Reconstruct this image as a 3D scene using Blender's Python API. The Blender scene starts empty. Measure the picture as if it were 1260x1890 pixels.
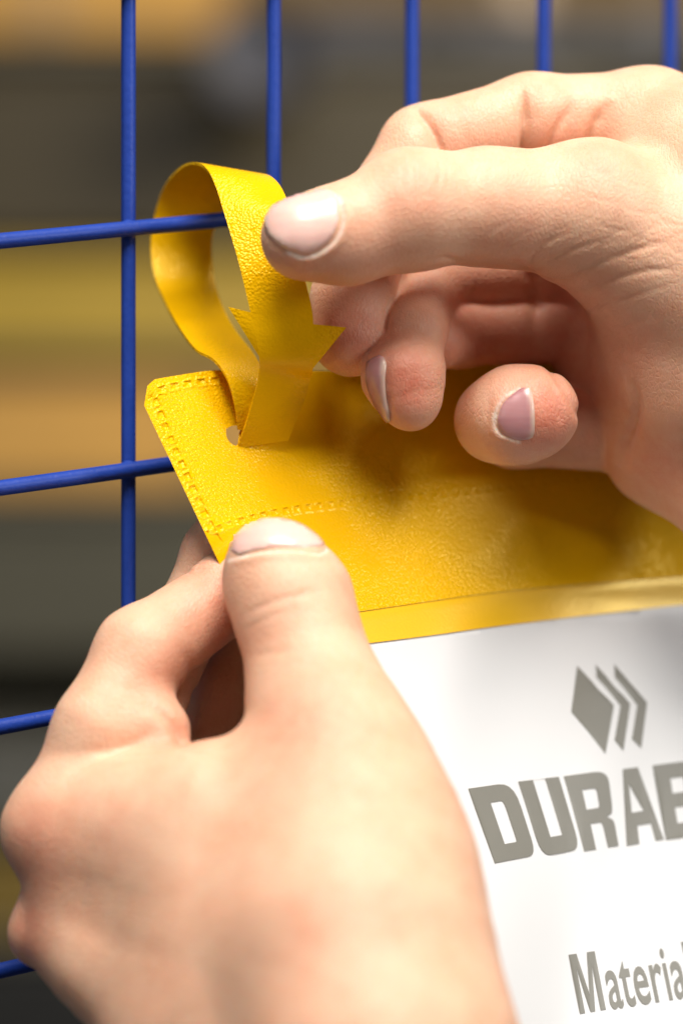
import bpy, math, random
import numpy as np
from mathutils import Vector
from mathutils.geometry import delaunay_2d_cdt
random.seed(4); np.random.seed(4)
S = bpy.context.scene
COL = S.collection

# ------------------------------------------------------------------ camera
F = 5900.0      # focal length in photo pixels (photo 1260 x 1890)
Z0 = 650.0      # camera to focal plane, mm
BASE = 1.30     # camera height above the floor, m
cd = bpy.data.cameras.new('camera'); cam = bpy.data.objects.new('camera', cd); COL.objects.link(cam)
cam.location = (0, -Z0/1000, BASE); cam.rotation_euler = (math.radians(90), 0, 0)
cd.sensor_fit = 'HORIZONTAL'; cd.sensor_width = 24; cd.lens = 24*F/1260
cd.clip_start = 0.02; cd.clip_end = 50
cd.dof.use_dof = True; cd.dof.focus_distance = 0.648; cd.dof.aperture_fstop = 5.2
S.camera = cam

# ------------------------------------------------------------------ light
w = bpy.data.worlds.new('World'); S.world = w; w.use_nodes = True
w.node_tree.nodes['Background'].inputs[0].default_value = (0.80, 0.86, 1.0, 1)
w.node_tree.nodes['Background'].inputs[1].default_value = 0.05
S.view_settings.view_transform = 'Standard'; S.view_settings.look = 'None'
S.view_settings.exposure = 0.10; S.view_settings.gamma = 1
def area(name, loc, to, size, watts, col, size_y=None):
    l = bpy.data.lights.new(name, 'AREA'); l.size = size; l.energy = watts; l.color = col
    if size_y: l.shape = 'RECTANGLE'; l.size_y = size_y
    o = bpy.data.objects.new(name, l); COL.objects.link(o)
    o.location = Vector(loc) + Vector((0, 0, BASE))
    o.rotation_euler = (Vector(to) - Vector(loc)).to_track_quat('-Z', 'Y').to_euler()
    return o
area('softbox_lamp', (0.08, -0.56, 1.04), (0, 0, -0.02), 0.7, 29, (1.0, 0.965, 0.925))
area('side_fill', (-0.75, -0.62, 0.30), (0, 0, -0.05), 0.7, 1.3, (1.0, 0.97, 0.94))  # added weak fill that lifts the left hand
area('fill_lamp', (0.86, -0.50, 0.27), (0, 0, -0.05), 0.28, 3.7, (1.0, 0.98, 0.96))
area('background_fill', (0.7, 0.7, 0.8), (-0.1, 2.3, -0.1), 0.6, 26, (1.0, 0.90, 0.70))  # added unseen lamp that brightens the rack behind

# ------------------------------------------------------------------ helpers
def P(px, py, d=0.0):
    """photo position + distance behind the focal plane (mm) -> mm in the place"""
    k = (Z0 + d)/F
    return np.array([(px-630)*k, d, (945-py)*k])
def R(r, d=0.0): return r*(Z0+d)/F
def W(a):
    a = np.asarray(a, float)*0.001
    a = a.reshape(-1, 3).copy(); a[:, 2] += BASE
    return a
def project(p):
    k = F/(Z0 + p[:, 1]); return 630 + p[:, 0]*k, 945 - p[:, 2]*k

def nodes(name):
    m = bpy.data.materials.new(name); m.use_nodes = True
    nt = m.node_tree; return m, nt, nt.nodes['Principled BSDF']
def N(nt, t, **kw):
    n = nt.nodes.new(t)
    for k, v in kw.items():
        if k.startswith('i_'):
            key = k[2:]; n.inputs[int(key) if key.isdigit() else key.replace('_', ' ')].default_value = v
        else: setattr(n, k, v)
    return n
def L(nt, a, b): nt.links.new(a, b)

def mkmesh(name, verts, faces, mat, parent=None, smooth=True, world=False):
    me = bpy.data.meshes.new(name)
    v = np.asarray(verts, float) if world else W(verts)
    me.from_pydata(v.tolist() if len(v) < 20000 else v.tolist(), [], faces if isinstance(faces, list) else faces.tolist())
    me.polygons.foreach_set('use_smooth', [smooth]*len(me.polygons))
    me.materials.append(mat); me.update()
    o = bpy.data.objects.new(name, me); COL.objects.link(o)
    if parent: o.parent = parent
    return o
def tag(o, label=None, cat=None, group=None, kind=None):
    if label: o['label'] = label
    if cat: o['category'] = cat
    if group: o['group'] = group
    if kind: o['kind'] = kind
    return o
def empty(name, loc=None):
    o = bpy.data.objects.new(name, None); COL.objects.link(o); o.empty_display_size = 0.01
    return o

# ------------------------------------------------------------------ materials
def plain(name, col, rough=0.6, **kw):
    m, nt, b = nodes(name); b.inputs['Base Color'].default_value = (*col, 1); b.inputs['Roughness'].default_value = rough
    tc = N(nt, 'ShaderNodeTexCoord')
    n = N(nt, 'ShaderNodeTexNoise', i_Scale=kw.get('scale', 20), i_Detail=4.0); L(nt, tc.outputs['Object'], n.inputs['Vector'])
    mx = N(nt, 'ShaderNodeMix', data_type='RGBA', blend_type='MULTIPLY'); mx.inputs[0].default_value = kw.get('var', 0.5)
    mx.inputs[6].default_value = (*col, 1)
    cr = N(nt, 'ShaderNodeValToRGB'); cr.color_ramp.elements[0].color = (.45, .45, .45, 1); cr.color_ramp.elements[1].color = (1, 1, 1, 1)
    L(nt, n.outputs[0], cr.inputs[0]); L(nt, cr.outputs[0], mx.inputs[7]); L(nt, mx.outputs[2], b.inputs['Base Color'])
    return m

def blue_mat():
    m, nt, b = nodes('blue_powder_coat')
    tc = N(nt, 'ShaderNodeTexCoord')
    n = N(nt, 'ShaderNodeTexNoise', i_Scale=900.0, i_Detail=3.0); L(nt, tc.outputs['Object'], n.inputs['Vector'])
    n2 = N(nt, 'ShaderNodeTexNoise', i_Scale=120.0, i_Detail=5.0); L(nt, tc.outputs['Object'], n2.inputs['Vector'])
    cr = N(nt, 'ShaderNodeValToRGB'); cr.color_ramp.elements[0].color = (.009, .034, .22, 1); cr.color_ramp.elements[1].color = (.013, .05, .32, 1)
    L(nt, n2.outputs[0], cr.inputs[0]); L(nt, cr.outputs[0], b.inputs['Base Color'])
    bp = N(nt, 'ShaderNodeBump', i_Strength=0.35, i_Distance=0.0003); L(nt, n.outputs[0], bp.inputs['Height']); L(nt, bp.outputs[0], b.inputs['Normal'])
    b.inputs['Roughness'].default_value = 0.45; b.inputs['Specular IOR Level'].default_value = .3
    return m

def yellow_mat(name='yellow_vinyl', grain=1.0, col=(.87, .475, .001), rough=0.23, patch=True):
    m, nt, b = nodes(name)
    tc = N(nt, 'ShaderNodeTexCoord')
    v = N(nt, 'ShaderNodeTexVoronoi', feature='F1', i_Scale=1750.0); v.inputs['Randomness'].default_value = 1
    nn = N(nt, 'ShaderNodeTexNoise', i_Scale=600.0, i_Detail=2.0)
    mixv = N(nt, 'ShaderNodeVectorMath', operation='MULTIPLY_ADD'); mixv.inputs[1].default_value = (.0004,)*3
    L(nt, tc.outputs['Object'], nn.inputs['Vector']); L(nt, nn.outputs['Color'], mixv.inputs[0]); L(nt, tc.outputs['Object'], mixv.inputs[2])
    L(nt, mixv.outputs[0], v.inputs['Vector'])
    n = N(nt, 'ShaderNodeTexNoise', i_Scale=2600.0, i_Detail=2.0); L(nt, tc.outputs['Object'], n.inputs['Vector'])
    ad = N(nt, 'ShaderNodeMath', operation='MULTIPLY_ADD'); ad.inputs[1].default_value = .25; L(nt, n.outputs[0], ad.inputs[0]); iv = N(nt, 'ShaderNodeMath', operation='SUBTRACT'); iv.inputs[0].default_value = 1; L(nt, v.outputs['Distance'], iv.inputs[1]); L(nt, iv.outputs[0], ad.inputs[2])
    big = N(nt, 'ShaderNodeTexNoise', i_Scale=45.0, i_Detail=1.0); L(nt, tc.outputs['Object'], big.inputs['Vector'])
    mr = N(nt, 'ShaderNodeMapRange'); mr.inputs[1].default_value = .40; mr.inputs[2].default_value = .6; mr.inputs[3].default_value = .25; mr.inputs[4].default_value = 1
    L(nt, big.outputs[0], mr.inputs[0])
    mu = N(nt, 'ShaderNodeMath', operation='MULTIPLY'); mu.inputs[1].default_value = .72*grain
    L(nt, mr.outputs[0], mu.inputs[0])
    bp = N(nt, 'ShaderNodeBump', i_Distance=0.00026); L(nt, ad.outputs[0], bp.inputs['Height']); L(nt, mu.outputs[0], bp.inputs['Strength']); L(nt, bp.outputs[0], b.inputs['Normal'])
    mx = N(nt, 'ShaderNodeMix', data_type='RGBA'); mx.inputs[6].default_value = (*col, 1); mx.inputs[7].default_value = (col[0]*.9, col[1]*.86, col[2], 1)
    L(nt, n.outputs[0], mx.inputs[0]); L(nt, mx.outputs[2], b.inputs['Base Color'])
    b.inputs['Roughness'].default_value = rough
    b.inputs['Specular Tint'].default_value = (1, .78, .22, 1); b.inputs['Specular IOR Level'].default_value = .6
    return m

def skin_mat():
    m, nt, b = nodes('skin')
    tc = N(nt, 'ShaderNodeTexCoord'); obj = tc.outputs['Object']
    at = N(nt, 'ShaderNodeAttribute', attribute_name='blush')
    mott = N(nt, 'ShaderNodeTexNoise', i_Scale=90.0, i_Detail=5.0, i_Roughness=.6); L(nt, obj, mott.inputs['Vector'])
    fine = N(nt, 'ShaderNodeTexNoise', i_Scale=420.0, i_Detail=4.0); L(nt, obj, fine.inputs['Vector'])
    base = N(nt, 'ShaderNodeMix', data_type='RGBA'); base.inputs[6].default_value = (.77, .465, .305, 1); base.inputs[7].default_value = (.73, .385, .24, 1)
    r1 = N(nt, 'ShaderNodeMapRange'); r1.inputs[1].default_value = .38; r1.inputs[2].default_value = .66; L(nt, mott.outputs[0], r1.inputs[0]); L(nt, r1.outputs[0], base.inputs[0])
    red = N(nt, 'ShaderNodeMix', data_type='RGBA'); red.inputs[7].default_value = (.62, .20, .12, 1)
    L(nt, base.outputs[2], red.inputs[6]); L(nt, at.outputs['Fac'], red.inputs[0])
    pale = N(nt, 'ShaderNodeMix', data_type='RGBA'); pale.inputs[7].default_value = (.80, .55, .37, 1)
    r2 = N(nt, 'ShaderNodeMapRange'); r2.inputs[1].default_value = .4; r2.inputs[2].default_value = .8; r2.inputs[4].default_value = .22; L(nt, fine.outputs[0], r2.inputs[0])
    L(nt, r2.outputs[0], pale.inputs[0]); L(nt, red.outputs[2], pale.inputs[6])
    dry = N(nt, 'ShaderNodeAttribute', attribute_name='dry'); dm = N(nt, 'ShaderNodeMix', data_type='RGBA'); dm.inputs[7].default_value = (.86, .72, .60, 1)
    L(nt, dry.outputs['Fac'], dm.inputs[0]); L(nt, pale.outputs[2], dm.inputs[6]); L(nt, dm.outputs[2], b.inputs['Base Color'])
    b.inputs['Subsurface Weight'].default_value = .45
    b.inputs['Subsurface Radius'].default_value = (1.0, .38, .2); b.inputs['Subsurface Scale'].default_value = .0022
    b.inputs['Roughness'].default_value = .48; b.inputs['Specular IOR Level'].default_value = .42
    # skin relief: fine furrow net + pores
    mp = N(nt, 'ShaderNodeMapping'); mp.inputs['Scale'].default_value = (1.35, 1, .8); mp.inputs['Rotation'].default_value = (0, .5, 0); L(nt, obj, mp.inputs['Vector'])
    wv = N(nt, 'ShaderNodeTexNoise', i_Scale=260.0, i_Detail=2.0); L(nt, mp.outputs[0], wv.inputs['Vector'])
    wa = N(nt, 'ShaderNodeVectorMath', operation='MULTIPLY_ADD'); wa.inputs[1].default_value = (.0016,)*3; L(nt, wv.outputs['Color'], wa.inputs[0]); L(nt, mp.outputs[0], wa.inputs[2])
    vo = N(nt, 'ShaderNodeTexVoronoi', feature='DISTANCE_TO_EDGE', i_Scale=950.0); L(nt, wa.outputs[0], vo.inputs['Vector'])
    vr = N(nt, 'ShaderNodeMapRange'); vr.inputs[2].default_value = .18; L(nt, vo.outputs['Distance'], vr.inputs[0])
    pn = N(nt, 'ShaderNodeTexNoise', i_Scale=1500.0, i_Detail=4.0); L(nt, obj, pn.inputs['Vector'])
    ad = N(nt, 'ShaderNodeMath', operation='MULTIPLY_ADD'); ad.inputs[1].default_value = .5; L(nt, vr.outputs[0], ad.inputs[0]); L(nt, pn.outputs[0], ad.inputs[2])
    bp = N(nt, 'ShaderNodeBump', i_Strength=.8, i_Distance=0.00013); L(nt, ad.outputs[0], bp.inputs['Height'])
    b2 = N(nt, 'ShaderNodeBump', i_Strength=.18, i_Distance=0.0006); L(nt, mott.outputs[0], b2.inputs['Height']); L(nt, bp.outputs[0], b2.inputs['Normal'])
    L(nt, b2.outputs[0], b.inputs['Normal'])
    return m
def nail_mat(name='nail', col=(.80, .43, .36), col2=(.84, .58, .49)):
    m, nt, b = nodes(name)
    tc = N(nt, 'ShaderNodeTexCoord'); at = N(nt, 'ShaderNodeAttribute', attribute_name='rim')
    mp = N(nt, 'ShaderNodeMapping'); mp.inputs['Scale'].default_value = (60, 200, 700); mp.inputs['Rotation'].default_value = (0, .15, 0); L(nt, tc.outputs['Object'], mp.inputs['Vector'])
    n = N(nt, 'ShaderNodeTexNoise', i_Scale=1.0, i_Detail=4.0); L(nt, mp.outputs[0], n.inputs['Vector'])
    a = N(nt, 'ShaderNodeMix', data_type='RGBA'); a.inputs[6].default_value = (*col, 1); a.inputs[7].default_value = (*col2, 1); L(nt, n.outputs[0], a.inputs[0])
    c = N(nt, 'ShaderNodeMix', data_type='RGBA'); c.inputs[7].default_value = (.80, .66, .48, 1); L(nt, a.outputs[2], c.inputs[6]); L(nt, at.outputs['Fac'], c.inputs[0])
    L(nt, c.outputs[2], b.inputs['Base Color'])
    bp = N(nt, 'ShaderNodeBump', i_Strength=.5, i_Distance=0.0001); L(nt, n.outputs[0], bp.inputs['Height']); L(nt, bp.outputs[0], b.inputs['Normal'])
    b.inputs['Roughness'].default_value = .3; b.inputs['Subsurface Weight'].default_value = .25; b.inputs['Subsurface Scale'].default_value = .001
    b.inputs['Coat Weight'].default_value = .3; b.inputs['Coat Roughness'].default_value = .15
    return m
FILM = yellow_mat('yellow_film', .25, (.87, .50, .004), .22)
FILM.node_tree.nodes['Principled BSDF'].inputs['Coat Weight'].default_value = .6; FILM.node_tree.nodes['Principled BSDF'].inputs['Coat Roughness'].default_value = .38
BLUE = blue_mat(); YEL = yellow_mat(); SKIN = skin_mat(); NAIL = nail_mat()

# ------------------------------------------------------------------ signed distance modelling of the hands
def smin(a, b, k):
    h = np.maximum(k - np.abs(a-b), 0)/k
    return np.minimum(a, b) - h*h*k*0.25
def smax(a, b, k): return -smin(-a, -b, k)
def cone(p, a, b, r1, r2):
    ab = (b-a).astype(np.float32); pa = p - a.astype(np.float32)
    h = np.clip((pa@ab)/float(ab@ab), 0, 1)
    q = pa - h[:, None]*ab
    return np.sqrt(np.einsum('ij,ij->i', q, q)) - (r1 + (r2-r1)*h)
def chain(p, pts, k=4.0):
    """pts: (px,py,d,rpx) joints"""
    out = None
    for u, v in zip(pts[:-1], pts[1:]):
        c = cone(p, P(*u[:3]), P(*v[:3]), R(u[3], u[2]), R(v[3], v[2]))
        out = c if out is None else smin(out, c, k)
    return out
def ball(p, c): 
    q = p - P(*c[:3]).astype(np.float32); return np.sqrt(np.einsum('ij,ij->i', q, q)) - R(c[3], c[2])
def near(p, c, r0, r1):
    """1 close to the point c, 0 beyond r1 (px)"""
    q = p - P(*c).astype(np.float32); d = np.sqrt(np.einsum('ij,ij->i', q, q))
    t = np.clip((d - R(r0))/(R(r1)-R(r0)), 0, 1); return 1 - t*t*(3-2*t)

def nets(f, lo, hi, h):
    ax = [np.arange(lo[i], hi[i]+h, h, dtype=np.float32) for i in range(3)]
    nx, ny, nz = map(len, ax)
    V = np.empty((nx, ny, nz), np.float32)
    yy, zz = np.meshgrid(ax[1], ax[2], indexing='ij'); yz = np.stack([yy.ravel(), zz.ravel()], 1)
    st = max(1, 400000//(ny*nz))
    for i in range(0, nx, st):
        xs = ax[0][i:i+st]
        p = np.empty((len(xs)*ny*nz, 3), np.float32); p[:, 0] = np.repeat(xs, ny*nz); p[:, 1:] = np.tile(yz, (len(xs), 1))
        V[i:i+st] = f(p).reshape(len(xs), ny, nz)
    s = V < 0
    c = np.zeros((nx-1, ny-1, nz-1), np.int8)
    offs = [(a, b, d) for a in (0, 1) for b in (0, 1) for d in (0, 1)]
    for a, b, d in offs: c += s[a:nx-1+a, b:ny-1+b, d:nz-1+d]
    act = (c > 0) & (c < 8)
    ci = np.argwhere(act); idx = -np.ones(act.shape, np.int64); idx[act] = np.arange(len(ci))
    acc = np.zeros((len(ci), 3)); cnt = np.zeros(len(ci))
    for i, o1 in enumerate(offs):
        for o2 in offs[i+1:]:
            if sum(abs(np.subtract(o1, o2))) != 1: continue
            v1 = V[ci[:, 0]+o1[0], ci[:, 1]+o1[1], ci[:, 2]+o1[2]]; v2 = V[ci[:, 0]+o2[0], ci[:, 1]+o2[1], ci[:, 2]+o2[2]]
            m = (v1 < 0) != (v2 < 0); t = np.where(m, v1/np.where(v1 == v2, 1, v1-v2), 0)
            pt = np.array(o1) + t[:, None]*(np.array(o2)-np.array(o1)); acc[m] += pt[m]; cnt[m] += 1
    vert = (ci + acc/cnt[:, None])*h + np.array([a[0] for a in ax])
    quads = []
    for axis in range(3):
        a1, a2 = [(1, 2), (2, 0), (0, 1)][axis]
        sl = [slice(None)]*3; sl2 = [slice(None)]*3; sl[axis] = slice(0, -1); sl2[axis] = slice(1, None)
        ch = np.argwhere(s[tuple(sl)] != s[tuple(sl2)])
        ok = (ch[:, a1] > 0) & (ch[:, a2] > 0) & (ch[:, a1] < V.shape[a1]-1) & (ch[:, a2] < V.shape[a2]-1); ch = ch[ok]
        e1 = np.zeros(3, int); e1[a1] = 1; e2 = np.zeros(3, int); e2[a2] = 1
        q = np.stack([idx[tuple((ch-e1-e2).T)], idx[tuple((ch-e2).T)], idx[tuple(ch.T)], idx[tuple((ch-e1).T)]], 1)
        fl = ~s[tuple(ch.T)]; q[fl] = q[fl][:, ::-1]; quads.append(q)
    q = np.concatenate(quads); q = q[(q >= 0).all(1)]
    return vert, q
def grad(f, v, e=0.12):
    v = v.astype(np.float32); g = np.empty_like(v)
    for i in range(3):
        d = np.zeros(3, np.float32); d[i] = e; g[:, i] = f(v+d)-f(v-d)
    g /= np.maximum(np.linalg.norm(g, axis=1), 1e-6)[:, None]; return g
def settle(f, v, n=2):
    for _ in range(n):
        g = grad(f, v); v = v - g*np.clip(f(v.astype(np.float32)), -1, 1)[:, None]*.9
    return v
def subdivide(v, q):
    """one linear quad subdivision"""
    n = len(v); e = np.concatenate([q[:, [i, (i+1) % 4]] for i in range(4)]); es = np.sort(e, 1)
    u, inv = np.unique(es[:, 0]*n+es[:, 1], return_inverse=True)
    mid = (v[u//n]+v[u % n])/2; fc = v[q].mean(1); m = len(q)
    ei = [n+inv[i*m:(i+1)*m] for i in range(4)]; fi = n+len(u)+np.arange(m)
    nq = np.concatenate([np.stack([q[:, i], ei[i], fi, ei[i-1]], 1) for i in range(4)])
    return np.concatenate([v, mid, fc]), nq
def trace(f, px, py, dmin=-110.0, dmax=90.0):
    """where the view line through a photo position meets the hand: mm points"""
    px = np.atleast_1d(px).astype(float); py = np.atleast_1d(py).astype(float)
    d = np.full(len(px), dmin); best = np.full(len(px), 1e9); bd = d.copy()
    def at(d): k = (Z0+d)/F; return np.stack([(px-630)*k, d, (945-py)*k], 1)
    for _ in range(90):
        v = f(at(d).astype(np.float32)); m = v < best; best[m] = v[m]; bd[m] = d[m]
        d = np.minimum(d + v*.8, dmax)
    miss = d > dmax-1
    p = at(np.where(miss, bd, d))
    if miss.any(): p[miss] = settle(f, p[miss], 4)               # just past the outline: nearest skin
    return p
def polydist(p, pts):
    best = np.full(len(p), 1e9, np.float32)
    for a, b in zip(pts[:-1], pts[1:]):
        best = np.minimum(best, cone(p, a, b, 0, 0))
    return best
def dense(pl, step=8.0):
    out = []
    pl = [np.array(x, float) for x in pl]
    n = len(pl)
    for i in range(n-1):
        p0, p1, p2, p3 = pl[max(i-1, 0)], pl[i], pl[i+1], pl[min(i+2, n-1)]
        m = max(2, int(np.linalg.norm((p2-p1)[:2])/step))
        for j in range(m):
            t = j/m; out.append(.5*((2*p1)+(-p0+p2)*t+(2*p0-5*p1+4*p2-p3)*t*t+(-p0+3*p1-3*p2+p3)*t**3))
    out.append(pl[-1]); return np.array(out)

def inpoly(x, y, poly):
    poly = np.asarray(poly, float); ins = np.zeros(len(x), bool); j = len(poly)-1
    for i in range(len(poly)):
        xi, yi = poly[i]; xj, yj = poly[j]
        c = ((yi > y) != (yj > y)) & (x < (xj-xi)*(y-yi)/((yj-yi) or 1e-9)+xi); ins ^= c; j = i
    return ins
def cdt(outer, holes=(), step=12.0, extra=None):
    """triangulate an outline (photo px) with interior grid points"""
    pts = [tuple(p) for p in outer]; edges = [(i, (i+1) % len(outer)) for i in range(len(outer))]
    for h in holes:
        o = len(pts); pts += [tuple(p) for p in h]; edges += [(o+i, o+(i+1) % len(h)) for i in range(len(h))]
    x0, y0 = np.min(outer, 0); x1, y1 = np.max(outer, 0)
    gx, gy = np.meshgrid(np.arange(x0+step/2, x1, step), np.arange(y0+step/2, y1, step)); gx, gy = gx.ravel(), gy.ravel()
    if extra is not None: gx = np.concatenate([gx, extra[:, 0]]); gy = np.concatenate([gy, extra[:, 1]])
    ok = inpoly(gx, gy, outer)
    for h in holes: ok &= ~inpoly(gx, gy, h)
    # keep clear of outlines
    segs = [(np.array(pts[a], float), np.array(pts[b], float)) for a, b in edges]
    g = np.stack([gx, gy], 1)[ok]; keep = np.ones(len(g), bool)
    lim = min(step*.35, 3)
    for a, b in segs:
        ab = b-a; t = np.clip(((g-a)@ab)/max(ab@ab, 1e-9), 0, 1); keep &= np.linalg.norm(g-a-t[:, None]*ab, axis=1) > lim
    pts += [tuple(p) for p in g[keep]]
    r = delaunay_2d_cdt([Vector((float(a), float(b))) for a, b in pts], edges, [], 0, 1e-4)
    v = np.array([tuple(p) for p in r[0]]); f = np.array([t for t in r[2] if len(t) == 3])
    c = v[f].mean(1); ok = inpoly(c[:, 0], c[:, 1], outer)
    for h in holes: ok &= ~inpoly(c[:, 0], c[:, 1], h)
    f = f[ok]
    a = v[f[:, 1]]-v[f[:, 0]]; b = v[f[:, 2]]-v[f[:, 0]]; cr = a[:, 0]*b[:, 1]-a[:, 1]*b[:, 0]
    f[cr < 0] = f[cr < 0][:, ::-1]          # clockwise on the photo: faces the viewer
    return v, f[:, ::-1]
def thicken(front, back, f):
    """closed shell from two vertex sheets sharing triangles f"""
    n = len(front); V = np.concatenate([front, back])
    e = {}
    for t in f.tolist():
        for i in range(3):
            a, b = t[i], t[(i+1) % 3]; e[(a, b)] = 1
    side = [[a+n, b+n, b, a] for (a, b) in e if (b, a) not in e]
    return V, f.tolist() + [[t[2]+n, t[1]+n, t[0]+n] for t in f.tolist()] + side

class Hand:
    def __init__(s, f, lo, hi, h=0.72):
        s.f = f; s.creases = []; s.blush = []; s.dry = []
        v, q = nets(f, lo, hi, h); s.v = settle(f, v, 2); s.q = q
    def crease(s, pl, w, amp, step=8.0, f=None):
        """furrow (amp > 0) or ridge (amp < 0) along a photo polyline; w, amp in mm"""
        d = dense(pl, step); s.creases.append((trace(f or s.f, d[:, 0], d[:, 1]), w, amp))
    def detailed(s, p):
        d = s.f(p)
        return d
    def finish(s, name, parent, levels=1, curves=()):
        v, q = s.v, s.q
        for _ in range(levels):
            v, q = subdivide(v, q); v = settle(s.f, v, 1)
        g = grad(s.f, v); off = np.zeros(len(v), np.float32)
        vp = v.astype(np.float32)
        for pts, w_, amp in s.creases:
            lo = pts.min(0)-3*w_; hi = pts.max(0)+3*w_
            m = ((vp > lo) & (vp < hi)).all(1)
            if not m.any(): continue
            n = len(pts); dd = polydist(vp[m], pts)
            # taper: fade near both ends
            e0 = np.linalg.norm(vp[m]-pts[0], axis=1); e1 = np.linalg.norm(vp[m]-pts[-1], axis=1)
            ln = np.linalg.norm(np.diff(pts, axis=0), axis=1).sum()
            tp = np.clip(np.minimum(e0, e1)/(.28*ln+1e-3), .12, 1)
            off[m] -= amp*tp*np.exp(-(dd/w_)**2)
        # small undulation
        off += (.03*np.sin(v[:, 0]*.55+1.3*np.sin(v[:, 2]*.31))*np.sin(v[:, 2]*.47+v[:, 1]*.3)).astype(np.float32)
        v = v + g*off[:, None]
        o = mkmesh(name, v, q, SKIN)
        a = o.data.attributes.new('blush', 'FLOAT', 'POINT'); bl = np.zeros(len(v), np.float32)
        for (px, py, r, s_) in s.blush:
            c = trace(s.f, px, py)[0]; d2 = ((v-c)**2).sum(1); bl += s_*np.exp(-d2/(R(r)**2))
        a.data.foreach_set('value', np.clip(bl, -.2, 1))
        a = o.data.attributes.new('dry', 'FLOAT', 'POINT'); dr = np.zeros(len(v), np.float32)
        rs = np.random.RandomState(3)
        for dl_ in s.dry:
            pts = trace(s.f, dl_[:, 0], dl_[:, 1]); j = rs.rand(len(pts))
            for p_, q_, w2 in zip(pts[:-1], pts[1:], j):
                m = (np.abs(v-(p_+q_)/2) < 3).all(1)
                if m.any(): dr[m] = np.maximum(dr[m], (.45+.55*w2)*np.exp(-(cone(vp[m], p_, q_, 0, 0)/(.22+.2*w2))**2))
        a.data.foreach_set('value', dr)
        if parent: o.parent = parent
        return o
    def nail(s, outline, parent, lift=.35, mat=None, free=None, step=7.0, th=.35):
        out = dense(list(outline)+[outline[0]], 7.0)[:-1]
        v2, f = cdt(out, step=step)
        # distance to outline, 0 at rim
        dm = np.full(len(v2), 1e9)
        for a, b in zip(out, np.roll(out, -1, 0)):
            ab = b-a; t = np.clip(((v2-a)@ab)/max(ab@ab, 1e-9), 0, 1); dm = np.minimum(dm, np.linalg.norm(v2-a-t[:, None]*ab, axis=1))
        p = trace(s.f, v2[:, 0], v2[:, 1]); g = grad(s.f, p.astype(np.float32), .8)
        k = np.clip(dm/30.0, 0, 1); k = np.sqrt(1-(1-k)**2)
        fr = p + g*(.03+lift*k)[:, None]; bk = p - g*th
        if free is not None:
            fp = dense(free, 6.0); dd = np.min(np.linalg.norm(v2[:, None]-fp[None], axis=2), axis=1); fr = fr + g*(.28*np.clip(1.3-dd/16.0, 0, 1))[:, None]
        V, Fc = thicken(fr, bk, f)
        o = mkmesh('nail', V, Fc, mat or NAIL, parent)
        a = o.data.attributes.new('rim', 'FLOAT', 'POINT'); r = np.zeros(len(V), np.float32)
        if free is not None:
            fp = dense(free, 6.0); dd = np.min(np.linalg.norm(v2[:, None]-fp[None], axis=2), axis=1)
            r[:len(v2)] = np.clip(1.2-dd/9.0, 0, 1)*.6; r[len(v2):] = r[:len(v2)]
        a.data.foreach_set('value', r)
        return o

#__HANDS__
# ---- right hand (holds the strap between thumb and index finger)
RT = [(560, 438, -18, 79), (640, 431, -16, 86), (755, 389, -13, 99), (900, 381, -7, 101), (1090, 396, 0, 130), (1290, 500, 8, 218)]
RI = [(1195, 232, 22, 100), (980, 224, 20, 86), (784, 274, 17, 80), (676, 430, 12, 78), (650, 560, 7, 74), (648, 618, 5, 77)]
RM = [(1040, 495, 28, 68), (800, 510, 20, 64), (760, 612, 5, 57), (745, 696, 0, 73), (757, 740, -1, 56)]
RG = [(1060, 600, 30, 72), (845, 612, 22, 63), (805, 628, 12, 56)]
RP = [(1120, 790, 28, 80), (950, 786, 24, 74), (918, 775, 8, 74), (950, 766, 3, 88), (985, 760, 2, 84)]
def f_right(p):
    th = chain(p, RT, 5.0)
    th = smin(th, ball(p, (762, 382, -12, 97)), 5.0)            # thumb knuckle
    th = smin(th, ball(p, (1100, 388, -3, 118)), 4.0)
    palm = chain(p, [(1195, 234, 22, 98), (1125, 480, 34, 100), (1140, 690, 33, 98), (1222, 828, 24, 92), (1350, 908, 14, 115)], 8.0)
    palm = smin(palm, chain(p, [(1290, 500, 12, 218), (1330, 680, 16, 195), (1900, 560, 15, 230)], 8.0), 8.0)
    palm = smin(palm, chain(p, [(1195, 234, 22, 98), (1330, 345, 14, 196), (1900, 540, 15, 230)], 8.0), 6.0)
    d = palm
    ix = chain(p, RI, 3.0)
    d = smin(d, ix, 1.0 + 5*near(p, (1180, 240, 20), 50, 180))
    d = smin(d, chain(p, RM, 3.0), 1.0 + 4*near(p, (1060, 520, 24), 30, 130))
    d = smin(d, chain(p, RG, 3.0), 1.0 + 4*near(p, (1080, 640, 28), 30, 130))
    d = smin(d, chain(p, RP, 3.0), 1.0 + 4*near(p, (1150, 790, 28), 30, 110))
    d = smin(d, th, .9 + 7*near(p, (1240, 350, 8), 70, 180) + 5*near(p, (1330, 560, 10), 60, 260))
    return d
lo = P(450, 1100, -60)*[1, 1, 1]; hi = P(2100, 60, 60)
rh = Hand(f_right, (-20.5, -34, -22), (140, 62, 96))
C = rh.crease
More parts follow.
